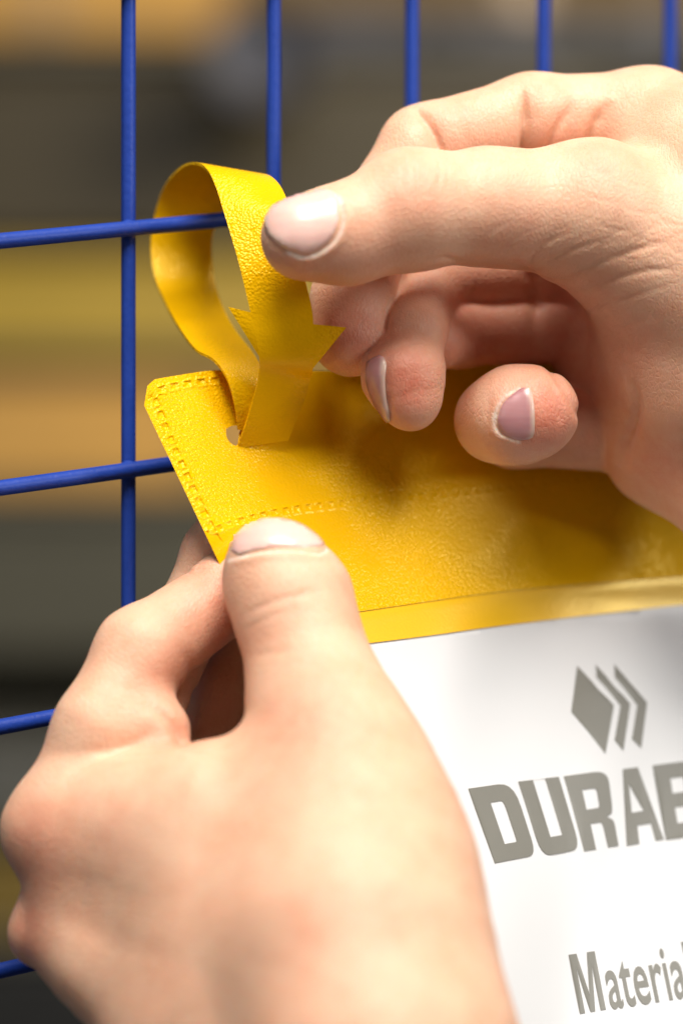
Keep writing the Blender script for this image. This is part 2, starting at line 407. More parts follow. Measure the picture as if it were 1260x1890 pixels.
# thumb: knuckle wrinkles, web folds
for k, (x, y0, y1, a) in enumerate([(742, 300, 350, .10), (760, 282, 400, .16), (775, 280, 420, .12), (808, 283, 360, .16), (822, 290, 380, .10)]):
    C([(x, y0), (x+4, (y0+y1)/2), (x-4, y1)], .55, a)
C([(790, 490), (815, 476), (850, 484)], .8, .35)
C([(948, 482), (965, 494), (1000, 512), (1046, 520), (1085, 505)], 1.1, .75)
C([(968, 500), (985, 470), (1020, 440), (1060, 425)], .7, .22)
C([(985, 505), (1020, 480), (1075, 455), (1130, 440)], .7, .22)
C([(1046, 520), (1100, 488), (1170, 462), (1250, 440)], .8, .30)
C([(1060, 545), (1120, 520), (1190, 500), (1258, 495)], .7, .28)
C([(1075, 580), (1130, 560), (1190, 540), (1250, 520)], .6, .20)
C([(1050, 520), (1045, 560), (1075, 600)], .8, .15)
C([(1110, 620), (1160, 600), (1220, 585)], .6, .14)
for i in range(16):
    x = 890+i*22; y = 420+((i*37) % 60); C([(x, y+20), (x+26, y), (x+58, y-12)], .4, .08)
for i in range(12):
    x = 1060+i*16; y = 300+((i*53) % 190); C([(x, y), (x+34, y+16), (x+76, y+20)], .4, .07)
# index finger joint folds, laid on the finger itself so they run on behind the thumb
def f_ix(p): return smin(chain(p, RI, 3.0), chain(p, [(1195, 234, 22, 98), (1125, 480, 32, 105)], 5.0), 5.0)
def CI(pl, w, a): rh.crease(pl, w, a, 8.0, f_ix)
CI([(752, 190), (778, 208), (800, 240), (812, 275), (816, 320)], 1.0, .8); CI([(756, 196), (785, 220), (806, 262), (812, 320)], 3.2, 1.1)
CI([(788, 218), (806, 244), (822, 290), (826, 320)], .5, .3)
CI([(960, 148), (966, 190), (967, 240), (965, 300), (965, 330)], .9, 1.3); CI([(962, 160), (966, 240), (965, 330)], 3.0, 1.3)
CI([(948, 200), (952, 250), (950, 310)], .6, .25)
CI([(1066, 160), (1050, 200), (1022, 250), (990, 320)], 1.0, .7); CI([(1062, 170), (1030, 240), (1000, 320)], 2.6, .5)
CI([(1132, 178), (1110, 205), (1092, 250), (1080, 320)], 1.1, .9); CI([(1128, 180), (1100, 230), (1084, 320)], 3.0, 1.0)
CI([(1085, 165), (1068, 200), (1055, 240)], .6, .2)
# palm
C([(1165, 690), (1172, 760), (1150, 830), (1142, 870)], 1.6, 1.3)
C([(985, 500), (990, 560), (988, 630), (985, 660)], 1.7, 1.1)
C([(1000, 660), (1050, 730), (1080, 800), (1085, 850)], 1.4, .6)
# fingertip pads
C([(720, 560), (712, 590), (716, 620)], .8, .3)
C([(722, 612), (760, 605), (795, 625)], .9, .3); C([(716, 650), (712, 700), (716, 745), (722, 782)], .9, .5)
C([(905, 720), (900, 760), (905, 800)], .8, .2)
C([(742, 640), (768, 632), (800, 640)], .5, .25); C([(860, 690), (890, 676), (930, 672)], .7, .15); C([(1010, 700), (1030, 740), (1036, 790)], .9, .35)
C([(590, 640), (600, 600), (596, 565)], .4, .1)
# nail folds
def fold(h, pl, w_=.7, g_=.35, r_=-.35, shift=(0, 0)):
    C2 = h.crease; C2(pl, w_*.8, g_*1.2); h.dry.append(dense([(a+shift[0]*.35, b+shift[1]*.35) for a, b in pl], 6.0))
    C2([(a+shift[0], b+shift[1]) for a, b in pl], w_*1.4, r_)
fold(rh, [(600, 352), (622, 362), (632, 400), (618, 440), (585, 466), (555, 474), (528, 464)], .6, .3, -.3, (9, 5))
fold(rh, [(962, 716), (930, 735), (915, 775), (925, 800), (960, 814)], .6, .3, -.3, (-9, 3))
B = rh.blush
B += [(760, 340, 70, .35), (1110, 300, 60, .35), (650, 620, 80, .75), (750, 710, 75, 1.0), (1010, 770, 90, 1.0), (600, 495, 70, .35), (700, 460, 60, .3),
      (880, 250, 70, .30), (1040, 240, 70, .35), (790, 230, 50, .3), (960, 420, 90, .25), (1040, 540, 60, .4), (1220, 850, 110, .6), (1180, 640, 90, .3), (860, 600, 130, .7), (1050, 700, 150, .6)]  # last two also darken the palm hollow, shade painted into the redness
right = rh.finish('hand', None)
tag(right, 'bare right hand pinching the yellow strap between thumb and index finger', 'hand')
rh.nail([(502, 376), (540, 357), (580, 349), (612, 352), (624, 380), (622, 412), (606, 444), (575, 464), (548, 466), (515, 450), (493, 428), (490, 398)], right,
        free=[(502, 376), (491, 400), (495, 430), (520, 452)], lift=.32)
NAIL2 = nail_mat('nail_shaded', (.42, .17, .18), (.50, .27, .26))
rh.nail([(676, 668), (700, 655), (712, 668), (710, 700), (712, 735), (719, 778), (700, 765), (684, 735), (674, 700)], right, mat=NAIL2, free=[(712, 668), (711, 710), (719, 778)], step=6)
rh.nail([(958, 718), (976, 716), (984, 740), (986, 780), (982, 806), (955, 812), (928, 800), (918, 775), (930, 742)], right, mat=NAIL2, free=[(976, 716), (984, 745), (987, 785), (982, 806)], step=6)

# ---- left hand (holds the corner of the pouch, thumb in front)
LT = [(508, 1046, -18, 91), (537, 1112, -21, 99), (564, 1205, -25, 94), (584, 1290, -29, 111), (606, 1360, -33, 131), (624, 1430, -37, 156), (637, 1510, -41, 182), (646, 1600, -45, 210), (650, 1750, -54, 248), (700, 1960, -66, 250), (760, 2300, -80, 270)]
LI = [(98, 1528, -22, 78), (190, 1350, -20, 90), (262, 1206, -14, 85), (425, 1092, -3, 72), (500, 1040, 3, 64)]
LM = [(78, 1722, -22, 62), (220, 1420, -14, 72), (345, 1150, 4, 64), (400, 1020, 6, 60), (440, 960, 5, 56)]
LR = [(240, 1600, -14, 80), (370, 1400, 13, 72), (425, 1280, 15, 76), (490, 1170, 14, 64)]
def f_left(p):
    th = chain(p, LT, 7.0)
    th = smin(th, ball(p, (498, 1080, -19, 78)), 3.0); th = smin(th, ball(p, (560, 1096, -21, 78)), 3.0)
    palm = chain(p, [(150, 1546, -26, 96), (400, 1570, -36, 158), (650, 1640, -46, 210)], 8.0)
    palm = smin(palm, chain(p, [(100, 1536, -22, 86), (250, 1520, -28, 110), (440, 1500, -36, 106), (600, 1480, -40, 112)], 8.0), 10.0)
    palm = smin(palm, chain(p, [(84, 1722, -24, 60), (200, 1775, -32, 94), (390, 1920, -45, 176), (560, 2300, -60, 250)], 8.0), 8.0)
    palm = smin(palm, chain(p, [(215, 1640, -30, 86), (470, 1750, -44, 200), (650, 1950, -60, 235)], 8.0), 10.0)
    palm = smin(palm, chain(p, [(150, 1560, -26, 84), (150, 1700, -27, 80)], 4.0), 7.0)
    d = smin(palm, chain(p, LI, 3.0), 1.0 + 6*near(p, (110, 1520, -22), 60, 220))
    d = smin(d, chain(p, LM, 3.0), 1.0 + 2.5*near(p, (90, 1710, -22), 40, 140))
    d = smin(d, chain(p, LR, 3.0), 1.5)
    d = smin(d, ball(p, (290, 1350, -22, 62)), 5.0)               # flesh fold below the index finger
    d = smin(d, th, 1.0 + 8*near(p, (620, 1600, -42), 150, 520))
    return d
lh = Hand(f_left, (-76, -98, -168), (34, 28, 6), .78)
C = lh.crease
C([(446, 1140), (500, 1112), (560, 1096), (605, 1086)], .8, .22); C([(450, 1164), (500, 1138), (545, 1122)], .7, .14)
C([(458, 1215), (500, 1205), (560, 1200)], .9, .15)
C([(255, 1290), (300, 1320), (328, 1355), (340, 1385)], 1.4, .8)
C([(150, 1380), (210, 1395), (290, 1392), (340, 1388)], 1.2, .25)
C([(318, 1175), (345, 1215), (358, 1260), (352, 1310)], 1.5, .5)
C([(340, 1388), (380, 1392), (440, 1372)], 1.0, .3)
C([(328, 1052), (350, 1058), (392, 1042)], .8, .3)
for i in range(9): C([(352+i*-3, 985+i*9), (378, 978+i*9), (402, 985+i*9)], .35, .10)
fold(lh, [(420, 1032), (445, 1026), (490, 1017), (545, 1016), (592, 1020), (605, 1010)], .7, .35, -.35, (0, 9))
lh.blush += [(560, 1330, 110, .45), (60, 1560, 80, .6), (50, 1720, 70, .7), (300, 1250, 70, .45), (400, 1150, 70, .5), (210, 1550, 50, .25), (640, 1700, 150, .2), (370, 1050, 60, .4), (320, 1370, 60, .5), (480, 1150, 60, .2)]
left = lh.finish('hand', None)
tag(left, 'bare left hand gripping the corner of the yellow pouch, thumb on top', 'hand')
lh.nail([(421, 1014), (426, 992), (440, 975), (462, 963), (505, 958), (548, 966), (578, 984), (598, 1006), (560, 1010), (515, 1009), (470, 1015), (440, 1024)], left, lift=.32, free=[(430, 985), (462, 962), (505, 957), (550, 966), (590, 995)], step=6)
#__ENDHANDS__

# ------------------------------------------------------------------ wire mesh fence
fence = empty('mesh_fence'); tag(fence, 'blue powder coated welded wire mesh behind the hands', 'wire mesh')
def df(px): return 12 + .078*(px-237)
def wire(name, a, b, r, bow=0.0):
    a, b = np.array(a), np.array(b); t = (b-a)/np.linalg.norm(b-a)
    up = np.array([0, 1, 0]) if abs(t[1]) < .9 else np.array([1, 0, 0]); u = np.cross(t, up); u /= np.linalg.norm(u); v = np.cross(t, u)
    vs, fs = [], []; n, m = 24, 40
    for j in range(m+1):
        c = a+(b-a)*j/m
        for i in range(n):
            an = 2*math.pi*i/n; vs.append(c+r*(u*math.cos(an)+v*math.sin(an)))
    for j in range(m):
        for i in range(n):
            fs.append([j*n+i, j*n+(i+1) % n, (j+1)*n+(i+1) % n, (j+1)*n+i])
    fs.append(list(range(n))[::-1]); fs.append([m*n+i for i in range(n)])
    o = mkmesh(name, vs, fs, BLUE, fence); return o
FA = P(237, 424, df(237)); VP = np.array([(9800-630), F, (945+480)]); VP = VP/np.linalg.norm(VP)
# pitch of the wires along the fence from the photo: solve point on FA + s*VP at px
def along(px, org):
    k = (px-630)/F; return (k*(Z0+org[1])-org[0])/(VP[0]-k*VP[1])
for px in (-30, 237, 505, 760, 1003, 1236, 1462):
    s_ = along(px, FA); c = FA + VP*s_
    wire('vertical_wire', c+[0, 0, 160], c+[0, 0, -230], 1.52)
wires_y = (-30, 424, 868, 1297, 1735, 2170)
for y in (-30, 424, 868, 1297, 1735, 2170):
    o_ = P(237, y, df(237)) - np.array([0, 2.6, 0])
    wire('horizontal_wire', o_ - VP*60, o_ + VP*190, 1.62)

def bead(c, r):
    vs, fs = [], []; n, m = 14, 8
    for j in range(m+1):
        for i in range(n):
            a = math.pi*j/m; b = 2*math.pi*i/n; vs.append(c+np.array([r[0]*math.sin(a)*math.cos(b), r[1]*math.cos(a), r[2]*math.sin(a)*math.sin(b)]))
    for j in range(m):
        for i in range(n): fs.append([j*n+i, (j+1)*n+i, (j+1)*n+(i+1) % n, j*n+(i+1) % n])
    return mkmesh('weld_bead', vs, fs, BLUE, fence)
for px in (237, 505, 760):
    for y in (424, 868, 1297, 1735):
        o_ = P(237, y, df(237)); c = o_ + VP*along(px, o_); bead(c-[0, 1.3, 0], (2.1, 1.5, 2.1))

# ------------------------------------------------------------------ pouch
def D(px, py):
    px = np.asarray(px, float); py = np.asarray(py, float)
    d = .060*(px-420) - .045*(py-850)
    d = d + 1.6*np.sin((px-300)/170.)*np.exp(-((py-700)/260.)**2)                # the header ripples
    t = np.clip((px-800)/260., 0, 1); t = t*t*(3-2*t); u = np.clip((py-830)/280., 0, 1); u = u*u*(3-2*u)*.5+u*.5
    d = d + 5.5*t*u                                                              # and swings back towards the lower right
    fy = np.interp(px, [460, 655, 900, 1080, 1340], [1160, 1130, 1095, 1078, 1059]); xx = np.clip((px-840)/120., 0, 1); xx = xx*xx*(3-2*xx)
    d = d + 1.3*xx*np.clip((py-fy)/58., 0, 1)*(1-np.clip((py-fy-90)/250., 0, 1))   # the border strip and what hangs below slant differently
    d = d + .75*np.sin((px+.35*(py-1200)-60)/62.)*np.clip((py-1130)/150., 0, 1)*np.clip((px-600)/150., 0, 1)
    return d
def sheet(v2, lift): 
    d = D(v2[:, 0], v2[:, 1]) + lift; k = (Z0+d)/F
    return np.stack([(v2[:, 0]-630)*k, d, (945-v2[:, 1])*k], 1)
def curve(pts, step=10): return dense(pts, step)[:, :2]
topE = curve([(285, 700), (330, 692), (400, 683), (500, 684), (600, 684), (720, 684), (820, 674), (920, 660), (1000, 650), (1100, 642), (1330, 630)])
leftE = curve([(266, 748), (300, 820), (350, 925), (415, 1062), (470, 1180)], 12)
botE = curve([(470, 1213), (665, 1189), (800, 1172), (900, 1158), (1080, 1136), (1340, 1107)], 12)
fold_l = curve([(460, 1160), (560, 1143), (655, 1130), (900, 1095), (1080, 1078), (1340, 1059)], 8)
outer = np.concatenate([[(272, 712)], topE, fold_l[::-1], leftE[::-1][1:]])
hole = curve([(417, 792), (428, 786), (445, 787), (441, 800), (437, 822), (425, 817), (418, 806), (417, 792)], 4)[:-1]
# weld lines of little squares, displaced into the sheet
welds = [curve([(286, 722), (330, 711), (380, 704), (440, 700), (520, 706)], 3), curve([(283, 730), (310, 800), (350, 890), (392, 978)], 3),
         curve([(396, 980), (430, 966), (520, 944), (650, 927), (760, 916), (880, 905), (1100, 879), (1330, 856)], 3)]
def weld_h(v):
    """height of the weld embossing, mm"""
    h = np.zeros(len(v))
    for wi, wl in enumerate(welds):
        seg = np.linalg.norm(np.diff(wl, axis=0), axis=1); s_ = np.concatenate([[0], np.cumsum(seg)])
        step_ = 25.0 if wi != 2 else 21.0
        for lo_ in range(0, len(v), 4000):
            vv = v[lo_:lo_+4000]; dd = np.linalg.norm(vv[:, None]-wl[None], axis=2); j = dd.argmin(1); m = dd[np.arange(len(vv)), j]
            t = np.minimum(j, len(wl)-2); tg = wl[t+1]-wl[t]; tg /= np.linalg.norm(tg, axis=1)[:, None]; rel = vv-wl[j]
            al = s_[j] + (rel*tg).sum(1); ac = rel[:, 0]*tg[:, 1]-rel[:, 1]*tg[:, 0]
            u = np.abs((al % step_) - step_/2); a_ = np.abs(ac)
            hw = 7.0
            box = np.maximum(u-(step_/2-4.5), a_-hw)                 # <0 inside a square
            dent = -1/(1+np.exp(-(-box-2.0)*.9))*.24 + np.exp(-(box/1.6)**2)*.26
            band = np.exp(-np.maximum(a_-hw-3, 0)**2/9.0)
            amp = np.ones(len(vv)) if wi < 2 else np.clip(1-(vv[:, 0]-400)/900., .3, 1)
            ok = m < 26
            h[lo_:lo_+4000] += np.where(ok, dent*band*amp, 0)
    return h
ex = []
for wl in welds:
    for off in np.arange(-15, 15.1, 2.1):
        tg = np.gradient(wl, axis=0); tg /= np.linalg.norm(tg, axis=1)[:, None]; nn_ = np.stack([-tg[:, 1], tg[:, 0]], 1); q_ = (wl+nn_*off)[::1]; ex.append(q_[q_[:, 0] < 1270])
ex = np.concatenate(ex) + np.random.uniform(-.3, .3, (sum(map(len, ex)), 2))
v2, f2 = cdt(outer, [hole], 14.0, ex)
hh = weld_h(v2)
pouch = empty('label_pouch'); tag(pouch, 'yellow grained vinyl label pouch with a welded header held between the hands', 'label pouch')
V, Fc = thicken(sheet(v2, -hh-.15), sheet(v2, .75-.1*hh), f2)
hd = mkmesh('header', V, Fc, YEL, pouch)
es = hd.modifiers.new('e', 'EDGE_SPLIT'); es.split_angle = math.radians(50)
# lower border of the header, folded to another slant towards the right
lip = np.concatenate([fold_l+[0, .6], (botE+[0, .3])[::-1]])
v2, f2 = cdt(lip, (), 9.0)
tt = np.clip((v2[:, 1]-np.interp(v2[:, 0], fold_l[:, 0], fold_l[:, 1]))/58., 0, 1.1)
lf = .10 + .22*np.exp(-(tt*58/5)**2)
V, Fc = thicken(sheet(v2, lf-.2), sheet(v2, lf+.1), f2)
lp = mkmesh('border_strip', V, Fc, FILM, pouch)
es = lp.modifiers.new('e', 'EDGE_SPLIT'); es.split_angle = math.radians(50)

# ------------------------------------------------------------------ printed paper, clear film over it
def paper_mat():
    m, nt, b = nodes('glossy_white_paper'); tc = N(nt, 'ShaderNodeTexCoord'); n = N(nt, 'ShaderNodeTexNoise', i_Scale=18.0, i_Detail=2.0); L(nt, tc.outputs['Object'], n.inputs['Vector'])
    b.inputs['Base Color'].default_value = (.66, .66, .65, 1); b.inputs['Roughness'].default_value = .32
    bp = N(nt, 'ShaderNodeBump', i_Strength=.25, i_Distance=.004); L(nt, n.outputs[0], bp.inputs['Height']); L(nt, bp.outputs[0], b.inputs['Normal'])
    return m
PAPER = paper_mat(); INK = plain('grey_ink', (.185, .178, .148), .4, var=.12, scale=400)
pout = np.concatenate([curve([(500, 1198), (665, 1180), (800, 1163), (900, 1149), (1080, 1127), (1400, 1092)], 16), [(1400, 1500), (1400, 2080)], curve([(790, 2150), (715, 1900), (640, 1600), (560, 1380), (500, 1198)], 20)[:-1]])
v2, f2 = cdt(pout, (), 18.0)
V, Fc = thicken(sheet(v2, .25), sheet(v2, .55), f2)
paper = mkmesh('paper_insert', V, Fc, PAPER); tag(paper, 'white glossy printed sheet with grey logo and lettering hanging below the yellow header', 'paper sheet')
def ink(name, polys, holes=None, label=None):
    Vs, Fs = [], []
    for i, po in enumerate(polys):
        v_, f_ = cdt(np.array(po, float), [np.array(h, float) for h in (holes or {}).get(i, [])], 14.0)
        V_, F_ = thicken(sheet(v_, .08), sheet(v_, .16), f_)
        o = len(Vs); Vs += V_.tolist(); Fs += [[a+o for a in t] for t in F_]
    ob = mkmesh(name, Vs, Fs, INK, paper, smooth=False)
    if label: ob['label'] = label
    return ob
ink('logo', [[(1065, 1229), (1133, 1302), (1117, 1391), (1054, 1314)],
             [(1099, 1227), (1163, 1299), (1150, 1386), (1134, 1366), (1145, 1303), (1101, 1250)],
             [(1133, 1226), (1194, 1297), (1183, 1381), (1166, 1364), (1176, 1302), (1135, 1250)]], label='grey diamond and two chevrons')
# wide lettering, drawn in a letter box and laid along the sheet: (u along the line, v down) -> photo position
def lay(q, A, Bq, Cq, Dq):
    """quad: A top left, Bq top right, Cq bottom right, Dq bottom left"""
    A, Bq, Cq, Dq = map(lambda z: np.array(z, float), (A, Bq, Cq, Dq)); out = []
    for u, v in q: out.append(tuple((A*(1-u)+Bq*u)*(1-v)+(Dq*(1-u)+Cq*u)*v))
    return out
def rnd(pts, cuts):
    """round some corners: cuts {index: radius fraction (ru, rv)}"""
    out = []; n = len(pts)
    for i, p in enumerate(pts):
        if i in cuts:
            r = cuts[i]; p = np.array(p, float); a = np.array(pts[i-1], float); b = np.array(pts[(i+1) % n], float)
            pa = p+(a-p)*r; pb = p+(b-p)*r
            for t in np.linspace(0, 1, 6): out.append(tuple((1-t)**2*pa+2*t*(1-t)*p+t*t*pb))
        else: out.append(tuple(p))
    return out
letters = []
# D
letters.append((rnd([(0, 0), (1, 0), (1, 1), (0, 1)], {1: .33, 2: .2}), [rnd([(.37, .22), (.66, .22), (.66, .78), (.37, .78)], {1: .2, 2: .1})], [(864, 1456), (947, 1444), (990, 1579), (913, 1594)]))
# U
letters.append((rnd([(0, 0), (.36, 0), (.36, .77), (.66, .77), (.66, 0), (1, 0), (1, 1), (0, 1)], {6: .22, 7: .25}), [], [(956, 1443), (1031, 1434), (1071, 1568), (1000, 1582)]))
# R
letters.append((rnd([(0, 0), (1, 0), (1, .56), (.83, .60), (1, .66), (1.04, 1), (.72, 1), (.68, .66), (.36, .66), (.36, 1), (0, 1)], {1: .3, 2: .3, 4: .3, 7: .2}), [rnd([(.34, .21), (.68, .21), (.68, .47), (.34, .47)], {1: .2, 2: .2})], [(1040, 1433), (1121, 1422), (1139, 1562), (1078, 1572)]))
# A
letters.append(([(.0, 0), (.42, 0), (1, 1), (.74, 1), (.64, .76), (.22, .76), (.22, 1), (-.18, 1)], [[(.10, .58), (.12, .2), (.46, .58)]], [(1149, 1420), (1215, 1411), (1225, 1550), (1167, 1560)]))
# B (runs on past the picture's edge, with L and E)
letters.append((rnd([(0, 0), (1, 0), (1, .46), (1.03, .54), (1, 1), (0, 1)], {1: .3, 4: .3}), [rnd([(.36, .2), (.68, .2), (.68, .40), (.36, .40)], {1: .2, 2: .2}), rnd([(.36, .59), (.68, .59), (.68, .8), (.36, .8)], {1: .2, 2: .2})], [(1204, 1413), (1282, 1403), (1300, 1541), (1229, 1551)]))
letters.append(([(0, 0), (.36, 0), (.36, .78), (1, .78), (1, 1), (0, 1)], [], [(1292, 1402), (1365, 1392), (1385, 1530), (1316, 1540)]))
for pts, hl, quad in letters:
    ink('letter', [lay(pts, *quad)], {0: [lay(h, *quad) for h in hl]} if hl else None)
# smaller word, Blender's own font laid on the sheet
def word(txt, A, Bq, Cq, Dq, bold=.02):
    """each glyph becomes its own letter; the box A..Dq holds the whole word from cap top to baseline"""
    cu = bpy.data.curves.new('t', 'FONT'); cu.body = txt; cu.offset = bold; cu.resolution_u = 4; cu.space_character = 1.04
    ob = bpy.data.objects.new('t', cu); COL.objects.link(ob); dg = bpy.context.evaluated_depsgraph_get()
    me = bpy.data.meshes.new_from_object(ob.evaluated_get(dg)); bpy.data.objects.remove(ob)
    v = np.array([tuple(a.co)[:2] for a in me.vertices]); fs = [list(p.vertices) for p in me.polygons]
    par = list(range(len(v)))
    def fd(a):
        while par[a] != a: par[a] = par[par[a]]; a = par[a]
        return a
    for t in fs:
        for a in t[1:]: par[fd(a)] = fd(t[0])
    x0, x1 = v[:, 0].min(), v[:, 0].max(); y1 = max(v[:, 1].max()*.0+.729, .1)
    uv = np.stack([(v[:, 0]-x0)/(x1-x0), 1-v[:, 1]/y1], 1); v2_ = np.array(lay(uv, A, Bq, Cq, Dq))
    comp = {}
    for t in fs: comp.setdefault(fd(t[0]), []).append(t)
    # join the dot of an i with its stem: same column
    keys = sorted(comp, key=lambda k: v[[i for t in comp[k] for i in t], 0].mean()); groups = []
    for k in keys:
        c_ = v[[i for t in comp[k] for i in t], 0]
        if groups and abs(groups[-1][0]-c_.mean()) < .04: groups[-1][1].extend(comp[k])
        else: groups.append([c_.mean(), list(comp[k])])
    for _, ts in groups:
        used = sorted({i for t in ts for i in t}); mp = {a: i for i, a in enumerate(used)}
        tri = []
        for t in ts:
            for i in range(1, len(t)-1): tri.append([mp[t[0]], mp[t[i]], mp[t[i+1]]])
        vv = v2_[used]; tri = np.array(tri); a = vv[tri[:, 1]]-vv[tri[:, 0]]; b = vv[tri[:, 2]]-vv[tri[:, 0]]; cr = a[:, 0]*b[:, 1]-a[:, 1]*b[:, 0]
        tri[cr > 0] = tri[cr > 0][:, ::-1]
        V_, F_ = thicken(sheet(vv, .08), sheet(vv, .16), tri); mkmesh('letter', V_, F_, INK, paper, smooth=False)
ink('letter', [lay([(0, 0), (.30, 0), (.50, .70), (.70, 0), (1, 0), (1, 1), (.80, 1), (.80, .22), (.59, 1), (.41, 1), (.20, .22), (.20, 1), (0, 1)],
     (1049, 1763), (1097, 1756), (1118, 1864), (1070, 1872))])
word('aterial', (1106, 1755), (1262, 1733), (1284, 1838), (1127, 1862), .012)

# ------------------------------------------------------------------ strap
strap_pairs = [  # (left edge px,py,d), (right edge px,py,d), kind
 ((437, 826, 3.5), (531, 812, 6.5)),
 ((453, 782, 1.0), (546, 775, 5.0)),
 ((470, 725, -1.5), (562, 735, 3.0)),
 ((478, 690, -3.0), (572, 700, 0.5)),
 ((478, 657, -5.0), (577, 679, -2.5)),
 ((471, 618, -6.2), (578, 640, -4.8)),
 ((462, 576, -6.6), (578, 598, -6.0)),
 ((455, 545, -6.6), (574, 562, -6.6)),
 ((442, 490, -6.2), (560, 505, -7.0)),
 ((428, 440, -4.5), (548, 450, -6.6)),
 ((412, 388, -1.5), (538, 400, -5.0)),
 ((398, 345, 2.0), (528, 366, -1.0)),
 ((383, 315, 6.0), (512, 338, 3.5)),
 ((362, 301, 11.0), (490, 323, 9.0)),
 ((335, 308, 20.0), (462, 326, 19.0)),
 ((306, 340, 29.0), (434, 350, 29.5)),
 ((287, 390, 33.0), (410, 388, 35.5)),
 ((278, 450, 33.5), (391, 440, 36.0)),
 ((285, 510, 31.0), (394, 505, 34.5)),
 ((305, 560, 26.0), (405, 553, 30.0)),
 ((330, 605, 19.0), (430, 605, 23.0)),
 ((360, 645, 10.0), (468, 655, 13.0)),
 ((394, 665, 5.0), (486, 690, 8.0)),
 ((418, 698, 1.5), (490, 722, 4.0)),
 ((432, 745, 1.5), (486, 760, 3.5)),
 ((438, 792, 3.6), (480, 800, 5.0)),
]
Ls, Rs = [], []
runs = []; cur = []
i = 0
sec = []; lin = set()
for it in strap_pairs:
    if it == 'L': lin.add(len(sec)-1)
    else: sec.append(it)
A = np.array([s[0] for s in sec], float); Bs = np.array([s[1] for s in sec], float)
def interp(Q):
    out = []; n = len(Q)
    for i in range(n-1):
        m = 9
        for j in range(m):
            t = j/m
            if i in lin: out.append(Q[i]*(1-t)+Q[i+1]*t); continue
            p0 = Q[i-1] if i > 0 and (i-1) not in lin else Q[i]-(Q[i+1]-Q[i])*.5
            p3 = Q[i+2] if i+2 < n and (i+1) not in lin else Q[i+1]+(Q[i+1]-Q[i])*.5
            p1, p2 = Q[i], Q[i+1]
            out.append(.5*((2*p1)+(-p0+p2)*t+(2*p0-5*p1+4*p2-p3)*t*t+(-p0+3*p1-3*p2+p3)*t**3))
    out.append(Q[-1]); return np.array(out)
LA, RA = interp(A), interp(Bs); M = 14; grid = []
for a, b in zip(LA, RA):
    for j in range(M+1):
        t = j/M; q = a*(1-t)+b*t; grid.append(P(q[0], q[1], q[2]))
grid = np.array(grid).reshape(len(LA), M+1, 3)
# centre line normals from smoothed tangents (barbs do not disturb them)
cen = grid.mean(1); tg = np.gradient(cen, axis=0)
for _ in range(6): tg[1:-1] = (tg[:-2]+tg[1:-1]*2+tg[2:])/4
wd = grid[:, -1]-grid[:, 0]; nr = np.cross(tg, wd); nr /= np.linalg.norm(nr, axis=1)[:, None]
TH = .55
V = np.concatenate([(grid+nr[:, None]*TH/2).reshape(-1, 3), (grid-nr[:, None]*TH/2).reshape(-1, 3)])
BK = 6; r0, r1 = 4*9, 6*9                                     # the barbs: from the strap's edge out to the point
extra_f = []; off_ = [0]
def barb(col, tip, Q):
    rows = list(range(r1, r0-1, -1)); g2 = []
    e_ = Q[r0]; nm = len(rows)-1
    for k, r_ in enumerate(rows):
        inn = Q[r_]; o2 = np.array(tip)*(1-k/nm) + e_*(k/nm); o2[:2] += 0
        for j in range(BK+1):
            t = j/BK; q = inn*(1-t)+o2*t; g2.append(P(q[0], q[1], q[2]))
    return np.array(g2).reshape(len(rows), BK+1, 3), rows
bl_, rl_ = barb(0, (421, 566, -7.4), LA); br_, rr_ = barb(M, (639, 604, -6.5), RA)
nb = []
for g2, rows in ((bl_, rl_), (br_, rr_)):
    nn2 = nr[rows][:, None]*TH/2; nb.append(((g2+nn2).reshape(-1, 3), (g2-nn2).reshape(-1, 3)))
n1 = len(LA)*(M+1); fs = []
for (vf, vb), mir in zip(nb, (0, 1)):
    o1 = len(V); o2 = o1+len(vf); V = np.concatenate([V, vf, vb]); rn = len(vf)//(BK+1)
    def fc(q): fs.append(q if not mir else q[::-1])
    for i in range(rn-1):
        for j in range(BK):
            a = i*(BK+1)+j; b = a+1; c = b+BK+1; d = a+BK+1
            fc([o1+a, o1+b, o1+c, o1+d]); fc([o2+a, o2+d, o2+c, o2+b])
        a = i*(BK+1)+BK; d = a+BK+1; fc([o1+d, o1+a, o2+a, o2+d])
    for j in range(BK): fc([o1+j+1, o1+j, o2+j, o2+j+1])
for i in range(len(LA)-1):
    for j in range(M):
        a = i*(M+1)+j; b = a+1; c = b+M+1; d = a+M+1
        fs.append([a, b, c, d]); fs.append([a+n1, d+n1, c+n1, b+n1])
    for j, fl in ((0, 0), (M, 1)):
        a = i*(M+1)+j; d = a+M+1; q = [a, d, d+n1, a+n1]; fs.append(q if not fl else q[::-1])
for i, fl in ((0, 1), (len(LA)-1, 0)):
    for j in range(M):
        a = i*(M+1)+j; b = a+1; q = [a, b, b+n1, a+n1]; fs.append(q if fl else q[::-1])
strap = mkmesh('fastening_strap', V, fs, YEL); tag(strap, 'yellow vinyl strap with pointed barbs looped round the blue wire', 'strap')
es = strap.modifiers.new('e', 'EDGE_SPLIT'); es.split_angle = math.radians(60)

